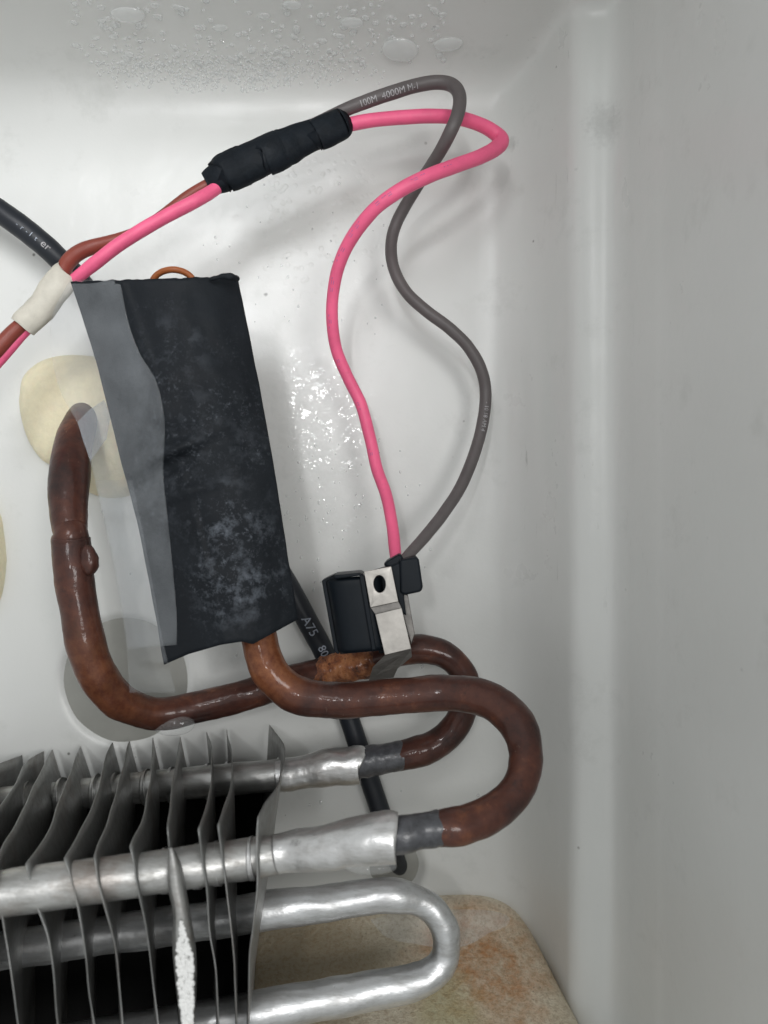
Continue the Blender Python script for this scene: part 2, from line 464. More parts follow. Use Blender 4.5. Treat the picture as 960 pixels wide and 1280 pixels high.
def hit(px, py):
    d = (P(px, py, 100)-CAM).normalized()
    loc, nrm, _, _ = bvh.ray_cast(CAM, d)
    if loc is None: return None, None
    if nrm.dot(d) > 0: nrm = -nrm
    return loc, nrm

for (rx, ry, rr, dy, mt_) in ((160, 848, .0186, .0011, 'disc'), (492, 1078, .0078, .0021, 'disc')):  # grey discs put the shade of the wall recesses into colour
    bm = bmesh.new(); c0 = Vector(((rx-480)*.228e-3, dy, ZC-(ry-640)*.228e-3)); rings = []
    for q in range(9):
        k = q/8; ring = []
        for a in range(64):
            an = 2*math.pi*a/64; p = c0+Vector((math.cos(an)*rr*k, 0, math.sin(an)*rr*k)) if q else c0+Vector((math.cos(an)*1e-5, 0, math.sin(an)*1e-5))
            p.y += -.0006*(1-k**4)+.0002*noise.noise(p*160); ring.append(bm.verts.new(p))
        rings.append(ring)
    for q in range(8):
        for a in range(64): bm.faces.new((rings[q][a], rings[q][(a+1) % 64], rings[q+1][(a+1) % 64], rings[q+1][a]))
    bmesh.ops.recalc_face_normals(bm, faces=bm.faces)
    dsc = obj('recess_shade_disc', bm, MAT['disc']); dsc.parent = liner

# ------------------------------------------------------------------ evaporator coil: fins, aluminium tubes, copper pipes
coil = empty('evaporator_coil', P(150, 1200, 180), 'finned aluminium evaporator coil with brown copper pipes joined to its ends', 'cooling coil')

tube('aluminium_tube', [(-160, 1017, 213, 37), (-60, 1008, 211, 37), (60, 997, 209, 36), (180, 984, 207, 38), (300, 973, 205, 39), (352, 968, 205, 38)], MAT['tube'], coil, lump=.00018)
tube('aluminium_tube', [(-160, 1148, 148, 57), (-60, 1128, 149, 57), (50, 1110, 151, 55), (180, 1092, 155, 52), (300, 1075, 160, 49), (350, 1067, 162, 47)], MAT['tube'], coil, lump=.00022)
c1 = tube('flared_collar', [(346, 969, 205, 39), (370, 967, 205, 40), (392, 963, 205, 43), (415, 958, 205, 46), (436, 957, 205, 46), (447, 955, 205, 47), (449, 955, 205, 44)], MAT['collar'], coil, lump=.0004, lumpf=180, fine=.0001)
c2 = tube('flared_collar', [(345, 1068, 161, 48), (372, 1063, 161, 50), (402, 1060, 160, 55), (435, 1054, 159, 58), (465, 1050, 158, 60), (485, 1047, 158, 62), (492, 1046, 158, 61), (494, 1046, 158, 55)], MAT['collar'], coil, lump=.0005, lumpf=180, fine=.0001)
tube('solder_sleeve', [(442, 955, 205, 37), (460, 952, 205, 38), (480, 948, 205, 37), (503, 944, 205, 37), (505, 944, 205, 35)], MAT['sleeve'], coil, lump=.0003, lumpf=500)
tube('solder_sleeve', [(484, 1047, 158, 44), (505, 1043, 158, 45), (525, 1039, 159, 43), (550, 1035, 160, 44), (553, 1034, 160, 42)], MAT['sleeve'], coil, lump=.0003, lumpf=500)

ub = tube('return_bend', [(-160, 1212, 178, 44), (-40, 1194, 178, 44), (60, 1180, 179, 45), (160, 1165, 181, 45), (262, 1150, 182, 45), (340, 1137, 183, 46), (400, 1130, 184, 44), (455, 1121, 185, 42), (490, 1119, 185, 40),
      (522, 1126, 186, 37), (546, 1143, 186, 35), (558, 1168, 186, 35), (555, 1197, 186, 36), (536, 1219, 185, 39), (505, 1231, 184, 43), (465, 1238, 183, 45), (400, 1250, 181, 47), (300, 1269, 178, 50), (180, 1290, 176, 50), (60, 1310, 175, 50), (-160, 1345, 174, 50)],
     MAT['bend'], coil, lump=.00035, lumpf=160, fine=.00008)

p1 = tube('copper_pipe', [(120, 478, 232, 30), (112, 500, 224, 33), (100, 530, 213, 40), (91, 560, 206, 46), (86, 600, 200, 50), (86, 635, 197, 47), (87, 660, 195, 43), (88, 668, 194, 42), (88, 673, 194, 47), (89, 682, 194, 47),
      (92, 710, 193, 47), (98, 755, 193, 47), (106, 800, 193, 48), (117, 833, 194, 47), (136, 864, 197, 46), (163, 884, 201, 43), (200, 892, 205, 41), (250, 883, 208, 40), (310, 868, 209, 39), (360, 851, 210, 38), (410, 839, 209, 37),
      (455, 828, 208, 37), (500, 814, 207, 36), (535, 812, 207, 35), (562, 822, 207, 34), (582, 847, 207, 32), (582, 880, 206, 34), (568, 909, 206, 36), (545, 930, 206, 37), (520, 940, 205, 38), (498, 946, 205, 36), (488, 948, 205, 34)],
     MAT['copper'], coil, lump=.00035, lumpf=140, fine=.00010)
p2 = tube('copper_pipe', [(316, 700, 190, 40), (318, 740, 189, 44), (321, 780, 188, 44), (326, 812, 187, 45), (338, 842, 186, 46), (360, 863, 186, 46), (390, 873, 186, 45), (430, 875, 186, 45), (480, 871, 186, 44), (540, 867, 186, 44),
      (585, 868, 184, 46), (620, 880, 181, 47), (646, 904, 177, 46), (658, 938, 173, 44), (654, 972, 169, 42), (636, 1000, 166, 42), (610, 1020, 163, 45), (582, 1031, 161, 48), (560, 1034, 160, 47), (548, 1036, 160, 44), (540, 1037, 160, 40)],
     MAT['copper'], coil, lump=.00045, lumpf=130, fine=.00010)
crust = tube('corroded_patch', [(401, 841, 209.3, 35), (405, 840.5, 209, 39), (418, 838, 208.8, 40), (436, 833, 208.5, 41), (452, 829, 208, 40), (466, 825, 208, 38), (470, 824, 208, 34)], MAT['rust'], coil, lump=.0007, lumpf=420, fine=.0003, n=14)
blob('solder_lump', P(111, 703, 191), .0022, MAT['copper'], coil, .3, 400, 3, (1.0, .9, 1.7))

FINS = [  # top edge from the back corner to the front corner, front edge downwards; px
 dict(top=[(-62, 950), (-75, 965), (-95, 1000), (-130, 1062), (-150, 1112)], front=[(-150, 1112), (-136, 1170), (-122, 1225), (-110, 1290)], be=-95, bx=14),
 dict(top=[(28, 944), (12, 950), (-12, 962), (-45, 1010), (-78, 1065), (-100, 1108)], front=[(-100, 1108), (-86, 1160), (-70, 1215), (-60, 1290)], be=-80, bx=2),
 dict(top=[(54, 939), (38, 948), (28, 960), (14, 988), (-20, 1035), (-52, 1101)], front=[(-52, 1101), (-40, 1145), (-28, 1200), (-15, 1290)], be=-45, bx=2),
 dict(top=[(65, 937), (55, 956), (42, 983), (21, 1029), (2, 1060), (-10, 1088)], front=[(-10, 1088), (0, 1128), (6, 1167), (12, 1205), (23, 1290)], be=42, bx=14),
 dict(top=[(101, 933), (94, 948), (83, 979), (73, 1004), (60, 1040), (32, 1080)], front=[(32, 1080), (40, 1106), (48, 1136), (60, 1172), (66, 1220), (74, 1290)], be=82, bx=14),
 dict(top=[(141, 928), (133, 942), (125, 979), (119, 998), (108, 1025), (80, 1073)], front=[(80, 1073), (89, 1100), (97, 1132), (104, 1180), (110, 1226), (119, 1290)], be=118, bx=11),
 dict(top=[(162, 926), (156, 948), (146, 988), (133, 1031), (122, 1055), (117, 1071)], front=[(117, 1071), (122, 1100), (133, 1140), (144, 1184), (150, 1232), (154, 1290)], be=148, bx=12),
 dict(top=[(191, 922), (189, 960), (184, 994), (177, 1025), (168, 1045), (163, 1058)], front=[(163, 1058), (167, 1076), (173, 1110), (181, 1153), (189, 1205), (198, 1290)], be=192, bx=9),
 dict(top=[(225, 921), (220, 955), (215, 985), (212, 1012), (210, 1036)], front=[(210, 1036), (212, 1065), (213, 1111), (218, 1153), (219, 1190), (224, 1226), (231, 1290)], be=222, bx=10),
 dict(top=[(258, 915), (265, 938), (263, 975), (258, 1008), (247, 1037)], front=[(247, 1037), (252, 1070), (259, 1112), (263, 1167), (270, 1217), (274, 1290)], be=264, bx=4),
 dict(top=[(283, 912), (290, 942), (288, 980), (281, 1008), (273, 1032)], front=[(273, 1032), (278, 1070), (285, 1124), (292, 1190), (294, 1217), (297, 1290)], be=290, bx=3),
 dict(top=[(337, 906), (353, 928), (356, 945), (347, 980), (333, 1003), (323, 1022)], front=[(323, 1022), (321, 1060), (321, 1110), (316, 1160), (311, 1200), (309, 1290)], be=306, bx=-4),
]
def poly_at(pts, t):
    L = [0]
    for a, b in zip(pts, pts[1:]): L.append(L[-1]+math.hypot(a[0]-b[0], a[1]-b[1]))
    s = t*L[-1]
    for i in range(len(pts)-1):
        if s <= L[i+1] or i == len(pts)-2:
            k = (s-L[i])/(L[i+1]-L[i]); return [pts[i][q]+(pts[i+1][q]-pts[i][q])*k for q in range(len(pts[0]))]
def smooth_poly(pts): return catmull([list(p) for p in pts], 8)
fin_objs = []
for fi, F in enumerate(FINS):
    dfr = 143+fi*.95; dbk = 221
    top = smooth_poly(F['top']); fr = smooth_poly(F['front'])
    NS, NT = 18, 26
    xb, yb = F['top'][0]
    def Tp(s):
        q = poly_at(top, s)
        yk, yf = F['top'][0][1], F['top'][-1][1]
        # the fin's top edge is level: distance follows from the height in the picture
        k = min(1, max(0, (q[1]-yk)/(yf-yk)))
        d = 1/((1-k)/dbk+k/dfr)
        return P(q[0], q[1], d)
    def Fp(t):
        q = poly_at(fr, t); return P(q[0], q[1], dfr-1.2*math.sin(t*6+fi))
    def Bp(t):
        a = P(xb, yb, dbk); b = P(F['be'], 1420, dbk)
        mid = P(xb+F['bx'], yb+44, dbk); lo = P(F['be']+3, 1185, dbk)
        return a.lerp(mid, t*8) if t < .125 else (mid.lerp(lo, (t-.125)/.4) if t < .525 else lo.lerp(b, (t-.525)/.475))
    b1, f1 = Bp(1), Fp(1)
    verts = []
    for j in range(NT+1):
        t = j/NT
        for i in range(NS+1):
            s = i/NS
            Lc = Tp(s)*(1-t)+b1.lerp(f1, s)*t
            Ld = Bp(t)*(1-s)+Fp(t)*s
            Bl = (Tp(0)*(1-s)+Tp(1)*s)*(1-t)+b1.lerp(f1, s)*t
            p = Lc+Ld-Bl
            p.x += .00035*noise.noise(p*90+Vector((fi*3.1, 0, 0)))
            verts.append(p)
    faces = [(j*(NS+1)+i, j*(NS+1)+i+1, (j+1)*(NS+1)+i+1, (j+1)*(NS+1)+i) for j in range(NT) for i in range(NS)]
    me = pydata('fin', verts, faces)
    o = obj('fin', me, MAT['fin']); adopt(o, coil)
    md = o.modifiers.new('thickness', 'SOLIDIFY'); md.thickness = .00022; md.offset = 0
    fin_objs.append(o)
    # punched collars where the two upper tubes pass through
    if fi >= 3:
        fx = poly_at(fr, .12)[0]; 
        for (cx, cy, dd, dia) in ((fx-6 if fi > 7 else fx+4, None, 1, 0), (poly_at(top, .32)[0]-5, None, 2, 0)):
            if dd == 1:
                yy = 1117-.14*cx; w_ = 54-.017*cx; D = 151+.03*cx
            else:
                yy = 1002-.097*cx; w_ = 39.5; D = 207
            r_ = tube('collar', [(cx-3.5, yy+.3, D, w_+1.5), (cx-2, yy+.2, D, w_+3.5), (cx+1, yy, D, w_+3.5), (cx+3.5, yy-.4, D, w_+5)], MAT['collar' if fi > 7 else 'tube'], None, n=2, sides=24)
            adopt(r_, o)
tag(fin_objs[8], 'bent fin with a folded front edge')
# folded front edge of the bent fin, and frost caught on it
hl = [(213, 1060), (211, 1085), (212, 1111), (218, 1140), (217, 1178), (221, 1226), (229, 1290)]
hr = [(214, 1060), (221, 1072), (226, 1085), (231, 1111), (236, 1142), (243, 1184), (244, 1230), (241, 1290)]
NL = 24; vv = []; ff = []
for j in range(NL+1):
    a = poly_at(smooth_poly(hl), j/NL); b = poly_at(smooth_poly(hr), j/NL)
    for i in range(5):
        k = i/4; vv.append(P(a[0]*(1-k)+b[0]*k, a[1]*(1-k)+b[1]*k, 149.5-1.6*math.sin(k*math.pi)+1.2*k))
ff = [(j*5+i, j*5+i+1, j*5+i+6, j*5+i+5) for j in range(NL) for i in range(4)]
fold = obj('folded_edge', pydata('folded_edge', vv, ff), MAT['tube']); adopt(fold, fin_objs[8])
fold.modifiers.new('t', 'SOLIDIFY').thickness = .0003
bm = bmesh.new()
for k in range(620):
    t = random.random()**.75
    y = 1150+t*135
    xl = lerp_tab([(1111, 212), (1140, 218), (1178, 217), (1226, 221), (1290, 229)], y); xr = lerp_tab([(1111, 226), (1142, 234), (1184, 242), (1230, 243), (1290, 241)], y)
    wt = min(1, (y-1145)/50)
    x = (xl+xr)/2+(random.random()-.5)*(xr-xl)*wt*.85
    r = random.uniform(1.2, 3.0)*(.6+.4*wt)*.148e-3
    c = P(x, y, 147.8-random.random()*.5)
    mtx = Matrix.Translation(c) @ Matrix.Diagonal((r*random.uniform(.8, 1.2), r*.7, r*random.uniform(.9, 1.5), 1))
    bmesh.ops.create_icosphere(bm, subdivisions=2, radius=1, matrix=mtx)
fr = obj('frost', bm, MAT['frost']); adopt(fr, fin_objs[8]); fr['kind'] = 'stuff'

# ------------------------------------------------------------------ added dark sheet for the shade behind the coil, stained foam, puddle
shade_sheet = slab('gap_shade_sheet', [(-200, 1020), (60, 1000), (200, 986), (330, 978), (324, 1040), (316, 1120), (311, 1215), (307, 1420), (-200, 1420)], [218]*9, .004, MAT['gap_shade'])  # added sheet; its dark colour stands for the shade between the fins
tag(shade_sheet, 'added dark sheet standing in for the shade behind the lower coil fins', 'shade_sheet')

ol = [(309, 1420), (311, 1300), (314, 1220), (318, 1166), (330, 1155), (360, 1149), (420, 1143), (480, 1136), (540, 1130), (590, 1128), (622, 1134), (648, 1150), (668, 1178), (686, 1212), (704, 1248), (722, 1282), (745, 1330), (760, 1380)]
os_ = smooth_poly(ol)
def fd(y): return lerp_tab([(1120, 221), (1160, 216), (1220, 203), (1290, 189), (1400, 172)], y)
vv = []; ff = []; NR = 40; NCc = len(os_)
cx, cy = 430, 1420
for j in range(NR+1):
    k = j/NR
    for i, q in enumerate(os_):
        x = q[0]+(cx-q[0])*k; y = q[1]+(cy-q[1])*k
        p = P(x, y, fd(y)); e = min(1, k*14)
        p.y += .0022*(1-math.sqrt(max(0, 1-(1-e)**2)))+.0004*noise.noise(p*120)+.00015*noise.noise(p*600)
        vv.append(p)
n0 = len(vv)
for i, q in enumerate(os_): vv.append(P(q[0], q[1], fd(q[1]))+Vector((0, .012, -.001)))
for j in range(NR):
    for i in range(NCc-1): a = j*NCc+i; ff.append((a, a+1, a+1+NCc, a+NCc))
for i in range(NCc-1): ff.append((n0+i, n0+i+1, i+1, i))
foam = obj('foam_block', pydata('foam_block', vv, ff), MAT['slab'])
tag(foam, 'rust stained beige foam block under the bright U shaped tube', 'foam block')
fbvh = BVHTree.FromPolygons([Vector(a) for a in vv], ff)

def film_patch(name, outline, offs, mat, tree):
    bm = bmesh.new()
    q = [a[:2] for a in catmull([list(p) for p in outline]+[list(outline[0])], 5)][:-1]
    ccx = sum(a[0] for a in q)/len(q); ccy = sum(a[1] for a in q)/len(q); NRr = 10; rows = []
    for j in range(NRr+1):
        k = j/NRr; row = []
        for a in q:
            x = ccx+(a[0]-ccx)*k; y = ccy+(a[1]-ccy)*k
            d = (P(x, y, 100)-CAM).normalized(); loc = tree.ray_cast(CAM, d)[0]
            if loc is None: loc = P(x, y, 215)
            row.append(bm.verts.new(loc-d*offs*(1-k**5)-d*.00005))
        rows.append(row)
    for j in range(NRr):
        for i in range(len(q)): i2 = (i+1) % len(q); bm.faces.new((rows[j][i], rows[j][i2], rows[j+1][i2], rows[j+1][i]))
    return obj(name, bm, mat)
pu = film_patch('water_puddle', [(463, 1150), (500, 1140), (560, 1137), (610, 1138), (636, 1146), (632, 1158), (612, 1166), (588, 1180), (560, 1186), (520, 1180), (484, 1172)], .0008, MAT['puddle'], fbvh)
tag(pu, 'clear shallow puddle on the back edge of the stained foam', 'puddle')

# ------------------------------------------------------------------ foam plugs on the wall
vv = []
def dome(name, outline, h, mat):
    bm = bmesh.new(); q = [a[:2] for a in catmull([list(p) for p in outline]+[list(outline[0])], 6)][:-1]
    ccx = sum(a[0] for a in q)/len(q); ccy = sum(a[1] for a in q)/len(q); rows = []; N = 16
    for j in range(N+1):
        k = j/N; row = []
        for a in q:
            x = ccx+(a[0]-ccx)*k; y = ccy+(a[1]-ccy)*k
            p = P(x, y, 224.6); p.y -= h*math.sqrt(max(0, 1-k*k))**.8; p.y -= .0005*noise.noise(p*150)+.00012*noise.noise(p*900)
            if j == N: p.y = .003
            row.append(bm.verts.new(p))
        rows.append(row)
    for j in range(N):
        for i in range(len(q)): i2 = (i+1) % len(q); bm.faces.new((rows[j][i], rows[j][i2], rows[j+1][i2], rows[j+1][i]))
    return obj(name, bm, mat)
plug = dome('foam_plug', [(28, 500), (34, 470), (56, 450), (90, 442), (125, 445), (150, 462), (165, 500), (178, 545), (190, 580), (182, 608), (160, 622), (132, 624), (108, 615), (85, 590), (62, 582), (44, 560), (32, 530)], .0105, MAT['foam'])
tag(plug, 'cream foam plug on the wall where the left copper pipe emerges', 'foam plug')
plug2 = dome('foam_plug', [(9, 700), (6, 670), (0, 640), (-20, 610), (-60, 600), (-100, 630), (-110, 700), (-90, 760), (-50, 785), (-15, 775), (3, 745)], .007, MAT['foam'])
tag(plug2, 'pale foam plug cut off by the left edge of the photo', 'foam plug')

# ------------------------------------------------------------------ black taped sleeve
Ledge = [(88, 352), (104, 400), (121, 455), (136, 515), (152, 580), (171, 650), (188, 735), (205, 831)]
Redge = [(297, 345), (308, 400), (319, 455), (330, 512), (342, 580), (353, 650), (364, 720), (373, 774)]
NX, NY = 60, 90
def wrap_pt(u, t, back=False):
    a = poly_at(Ledge, t); b = poly_at(Redge, t)
    x = a[0]+(b[0]-a[0])*u; y = a[1]+(b[1]-a[1])*u
    if t > .93:   # bottom hem: droops to the left corner, notch above the pipe
        k = (t-.93)/.07
        hem = lerp_tab([(0, 0), (.18, -3), (.42, -1), (.58, 4), (.66, 12), (1, 0)], u); y += hem*k
    if t < .04: y += (1-t/.04)*1.6*noise.noise(Vector((u*22, 0, 4)))
    x += .7*noise.noise(Vector((t*14, u*2, 8)))
    d = 176+7.5*(2*u-1)**2-1.5*u
    if back: d = 189-3*(2*u-1)**2
    else:
        # creases pulled in from the taped left side
        for (t0, sl, w0, am) in ((.50, -.10, .018, 1.2), (.56, -.16, .022, -.9), (.46, .02, .02, .7), (.60, -.05, .014, .8), (.36, .05, .03, .6), (.70, .25, .03, .6)):
            g = (t-(t0+sl*u))/w0; d -= 1.7*am*math.exp(-g*g)*math.exp(-((u-.25)/.35)**2)
        d -= 1.0*math.exp(-((u-(.30+.15*t))/.025)**2)*.5
        d -= .9*noise.noise(Vector((u*2.4, t*5, 1)))+.35*noise.noise(Vector((u*9, t*16, 7)))
    return P(x, y, d)
vv = []; ff = []
for side in (0, 1):
    for j in range(NY+1):
        for i in range(NX+1): vv.append(wrap_pt(i/NX, j/NY, side == 1))
W_ = NX+1; off = W_*(NY+1)
for j in range(NY):
    for i in range(NX):
        a = j*W_+i; ff.append((a, a+1, a+1+W_, a+W_)); b = a+off; ff.append((b, b+W_, b+1+W_, b+1))
for j in range(NY):
    for i in (0, NX):
        a = j*W_+i; ff.append((a, a+W_, a+W_+off, a+off) if i == 0 else (a, a+off, a+W_+off, a+W_))
for i in range(NX):
    a = i; ff.append((a, a+off, a+1+off, a+1)); a = NY*W_+i; ff.append((a, a+1, a+1+off, a+off))
me = pydata('taped_sleeve', vv, ff)
sl = obj('taped_sleeve', me, MAT['wrap'])
tag(sl, 'wide black tape wrapped flat round the pipe, dusted with pale frost spots', 'tape wrap')
wb = BVHTree.FromPolygons([Vector(a) for a in vv], ff)
# curled end of the tape at the upper right corner
cu = tube('tape_lip', [(262, 349, 177, 5), (278, 346, 176.5, 7), (290, 346, 177, 9), (297, 349, 178.5, 7)], MAT['wrap'], None, lump=.0003, lumpf=700); adopt(cu, sl)

# ------------------------------------------------------------------ clear tape
def film(name, Lp, Rp, mat, base=173, ymax=None, onwrap=True):
    NXf, NYf = 26, 70; vv = []
    Ls, Rs = smooth_poly(Lp), smooth_poly(Rp)
    for j in range(NYf+1):
        a = poly_at(Ls, j/NYf); b = poly_at(Rs, j/NYf)
        for i in range(NXf+1):
            u = i/NXf; x = a[0]+(b[0]-a[0])*u; y = a[1]+(b[1]-a[1])*u
            d = (P(x, y, 100)-CAM); d.normalize()
            h = wb.ray_cast(CAM, d)[0]
            dd = None
            if h is not None:
                dd = (h.y-CAM.y)*1000-.5
                for (yc, slp, wd_, am_) in ((552, .05, 5, 1.0), (566, -.12, 7, .7), (598, -.10, 6, .9), (640, .2, 7, .6), (478, .1, 9, .5), (412, -.1, 12, .5), (700, .3, 8, .5)):
                    g_ = (y-(yc+slp*(x-160)))/wd_; dd -= am_*math.exp(-g_*g_)
            vv.append([x, y, dd])
    for j in range(NYf+1):      # off the sleeve the film sags back towards the wall
        row = vv[j*(NXf+1):(j+1)*(NXf+1)]
        k0 = next((i for i, r in enumerate(row) if r[2] is not None), None)
        for i, r in enumerate(row):
            if r[2] is None:
                if k0 is None: r[2] = base+16
                else: r[2] = row[k0][2]+min(22, abs(row[k0][0]-r[0])*.17)+.4*noise.noise(Vector((r[0]*.05, r[1]*.03, 2)))
    for _ in range(2):
        for k, r in enumerate(vv):
            j, i = divmod(k, NXf+1)
            if 0 < j < NYf: r[2] = min(r[2], (vv[k-NXf-1][2]+vv[k+NXf+1][2]+2*r[2])/4+.0)
    pts = [P(*r) for r in vv]
    ff = [(j*(NXf+1)+i, j*(NXf+1)+i+1, (j+1)*(NXf+1)+i+1, (j+1)*(NXf+1)+i) for j in range(NYf) for i in range(NXf)]
    o = obj(name, pydata(name, pts, ff), mat); md = o.modifiers.new('t', 'SOLIDIFY'); md.thickness = .00006
    return o
ct = film('clear_tape', [(88, 350), (66, 392), (64, 440), (76, 490), (96, 527), (113, 578), (126, 630), (142, 700), (154, 770), (160, 812)],
          [(150, 350), (160, 400), (174, 440), (196, 478), (206, 530), (204, 590), (210, 650), (217, 720), (221, 770), (221, 806)], MAT['film'])
tag(ct, 'wide strip of clear tape over the left side of the black wrap', 'clear tape')
ct2 = film('tape_tail', [(118, 600), (132, 660), (146, 730), (157, 800), (162, 866)], [(165, 600), (178, 660), (192, 735), (205, 806), (220, 866)], MAT['film2'])
adopt(ct2, ct)
fd_ = slab('folded_corner', [(97, 527), (112, 512), (130, 500), (138, 520), (133, 548), (113, 576), (104, 552)], [192, 190, 187, 186, 187, 190, 192], .0002, MAT['fold'], ct, 0)

# ------------------------------------------------------------------ wires and cable
orange = tube('orange_wire', [(182, 372, 188, 8), (190, 352, 186, 8), (200, 341, 185, 8), (216, 337, 184, 8), (232, 341, 185, 8), (242, 351, 186, 8), (248, 372, 188, 8)], MAT['orange'], sides=14)
tag(orange, 'thin orange copper loop peeking over the top of the black wrap', 'wire')

cab_pts = [(-90, 205, 205, 29), (-30, 244, 205, 29), (30, 286, 206, 29), (72, 322, 208, 28), (110, 365, 214, 27), (160, 440, 220, 24), (230, 540, 220.5, 24), (300, 640, 220, 25), (350, 715, 219, 27), (385, 778, 219, 27),
           (408, 822, 219.5, 26), (432, 885, 220.5, 25), (452, 945, 220.5, 25), (474, 1010, 221, 25), (489, 1055, 222, 24), (497, 1078, 226, 22), (503, 1088, 231, 20)]
cpath = Path(cab_pts, 14)
cable = tube('black_cable', None, MAT['black'], sides=24, path=cpath, lump=.00008, lumpf=300)
tag(cable, 'black cable running down the back wall behind the black wrap', 'cable')

def text_on(path, s0, text, size, mat, parent, name='printed_text', side=0.0, up=1, lift=.00006, spacing=1.0, flip=False):
    cu = bpy.data.curves.new(name, 'FONT'); cu.body = text; cu.size = size; cu.space_character = spacing; cu.resolution_u = 3
    ob = bpy.data.objects.new(name+'_tmp', cu); C.objects.link(ob)
    bpy.context.view_layer.update()
    dg = bpy.context.evaluated_depsgraph_get(); me = bpy.data.meshes.new_from_object(ob.evaluated_get(dg))
    bpy.data.objects.remove(ob)
    bm = bmesh.new(); bm.from_mesh(me); bmesh.ops.triangulate(bm, faces=bm.faces)
    bmesh.ops.subdivide_edges(bm, edges=[e for e in bm.edges if e.calc_length() > size*.25], cuts=2)
    ys = [v_.co.y for v_ in bm.verts]; ym = (min(ys)+max(ys))/2
    for v_ in bm.verts:
        c, t, r = path.at(s0+v_.co.x)
        view = (CAM-c).normalized(); nrm = (view-t*view.dot(t)).normalized(); b = nrm.cross(t)*up
        a = (v_.co.y-ym)/r+side
        v_.co = c+(nrm*math.cos(a)+b*math.sin(a))*(r+lift+.00006)
    o = obj(name, bm, mat, smooth=False); adopt(o, parent); return o
def arc_near(path, px, py):
    best = None
    for c, s in zip(path.c, path.s):
        q = c-CAM; x = 480+q.x/q.y*1000; y = 640-q.z/q.y*1000
        d = (x-px)**2+(y-py)**2
        if best is None or d < best[0]: best = (d, s)
    return best[1]
text_on(cpath, arc_near(cpath, 381, 772), "A75", .0034, MAT['mark'], cable, up=1, lift=.0001)
text_on(cpath, arc_near(cpath, 399, 806), "80", .0030, MAT['mark'], cable, up=1, lift=.0001)
text_on(cpath, arc_near(cpath, 28, 284), "-  r  - 1  t", .0016, MAT['mark'], cable, up=1, lift=.0001)
text_on(cpath, arc_near(cpath, 52, 310), "er", .0026, MAT['pale'], cable, up=1, lift=.0001)

pk = [(372, 176, 200, 15), (400, 168, 200, 16), (428, 158, 199, 17), (460, 151, 199, 17), (500, 147, 200, 17), (540, 145, 201, 17), (575, 148, 203, 17), (603, 157, 205, 17), (621, 168, 206, 18), (627, 177, 205, 19), (619, 186, 203, 19), (600, 196, 199, 18),
      (570, 207, 195, 18), (538, 219, 191, 18), (505, 235, 190, 18), (472, 258, 191, 17), (446, 288, 194, 17), (428, 320, 197, 16), (418, 355, 200, 15.5), (415, 395, 203, 15), (420, 435, 206, 15), (434, 470, 208, 15), (451, 505, 209, 15),
      (462, 545, 208, 15), (471, 585, 206, 15), (483, 620, 203, 15), (490, 655, 199, 15), (494, 690, 194, 15), (495, 704, 191, 14)]
pp = Path(pk, 12)
pinkw = tube('pink_wire', None, MAT['pink'], sides=20, path=pp, lump=.00006)
tag(pinkw, 'looping pink wire from the black splice down to the thermostat', 'wire')
for (x, y, tx, sz) in ((560, 211, "- - -", .0018), (530, 226, "-- =-", .0020), (492, 246, "=-- =", .0022), (455, 277, "-= -=", .0022), (434, 308, "= - -", .0022), (420, 345, "-= =", .0021), (415, 392, "- = -", .0020), (424, 446, "= -", .0020), (450, 503, "-- -", .0020), (466, 562, "- =", .0018)):
    text_on(pp, arc_near(pp, x, y), tx, sz, MAT['violet'], pinkw, up=1, side=-.35)

gr = [(372, 164, 199, 13), (400, 152, 199, 15), (428, 139, 198, 16), (455, 128, 198, 17), (490, 116, 198, 17), (520, 107, 199, 17), (545, 103, 199, 17), (564, 106, 198, 17), (574, 118, 196, 17), (573, 140, 194, 17), (563, 165, 194, 17), (548, 193, 198, 16), (530, 220, 203, 15),
      (511, 250, 207, 15), (496, 278, 209, 15), (489, 305, 209, 15), (492, 335, 208, 15), (507, 364, 207, 15), (532, 388, 206, 15), (560, 409, 206, 15), (584, 432, 207, 15), (601, 461, 208, 15), (607, 492, 209, 15), (603, 530, 208, 15), (592, 570, 206, 15),
      (575, 610, 203, 15), (552, 645, 199, 15), (530, 672, 195, 15), (512, 692, 192, 14), (502, 703, 190, 13)]
gp = Path(gr, 12)
greyw = tube('grey_wire', None, MAT['grey'], sides=20, path=gp, lump=.00006)
tag(greyw, 'looping dark grey wire beside the pink one, ending at the thermostat', 'wire')
text_on(gp, arc_near(gp, 448, 130), "100M  4000M M-1", .0021, MAT['pale'], greyw, side=.0)
text_on(gp, arc_near(gp, 607, 505), "- 10 18 AM 4", .0015, MAT['pale'], greyw, side=.3, up=1)

bw = [(288, 214, 199, 14), (262, 230, 198, 15), (235, 246, 198, 15), (205, 269, 198, 15), (175, 289, 198, 15), (150, 299, 198, 16), (118, 308, 198, 18), (98, 316, 197, 19), (85, 328, 196, 19), (76, 345, 195, 18), (62, 368, 195, 17), (38, 396, 195, 18), (14, 418, 193.5, 19), (-12, 446, 192.5, 20), (-64, 500, 192, 20)]
brown = tube('brown_wire', bw, MAT['brown'], sides=20, lump=.00008)
tag(brown, 'brown wire entering the left end of the black splice beside pink', 'wire')
lp = [(302, 211, 197.5, 12), (285, 222, 197.5, 14), (268, 237, 196.5, 16), (243, 252, 194.5, 17), (212, 268, 194, 17), (180, 286, 193, 17), (150, 305, 193, 17), (125, 324, 193, 17), (106, 339, 193.5, 16), (88, 354, 195, 14), (68, 376, 196, 12), (48, 398, 196, 12), (27, 419, 195, 13), (3, 446, 194, 14), (-50, 503, 192, 14)]
pl = tube('pink_wire', lp, MAT['pink'], sides=20, lump=.00006)
tag(pl, 'straight pink wire between the black splice and the cream tape', 'wire')

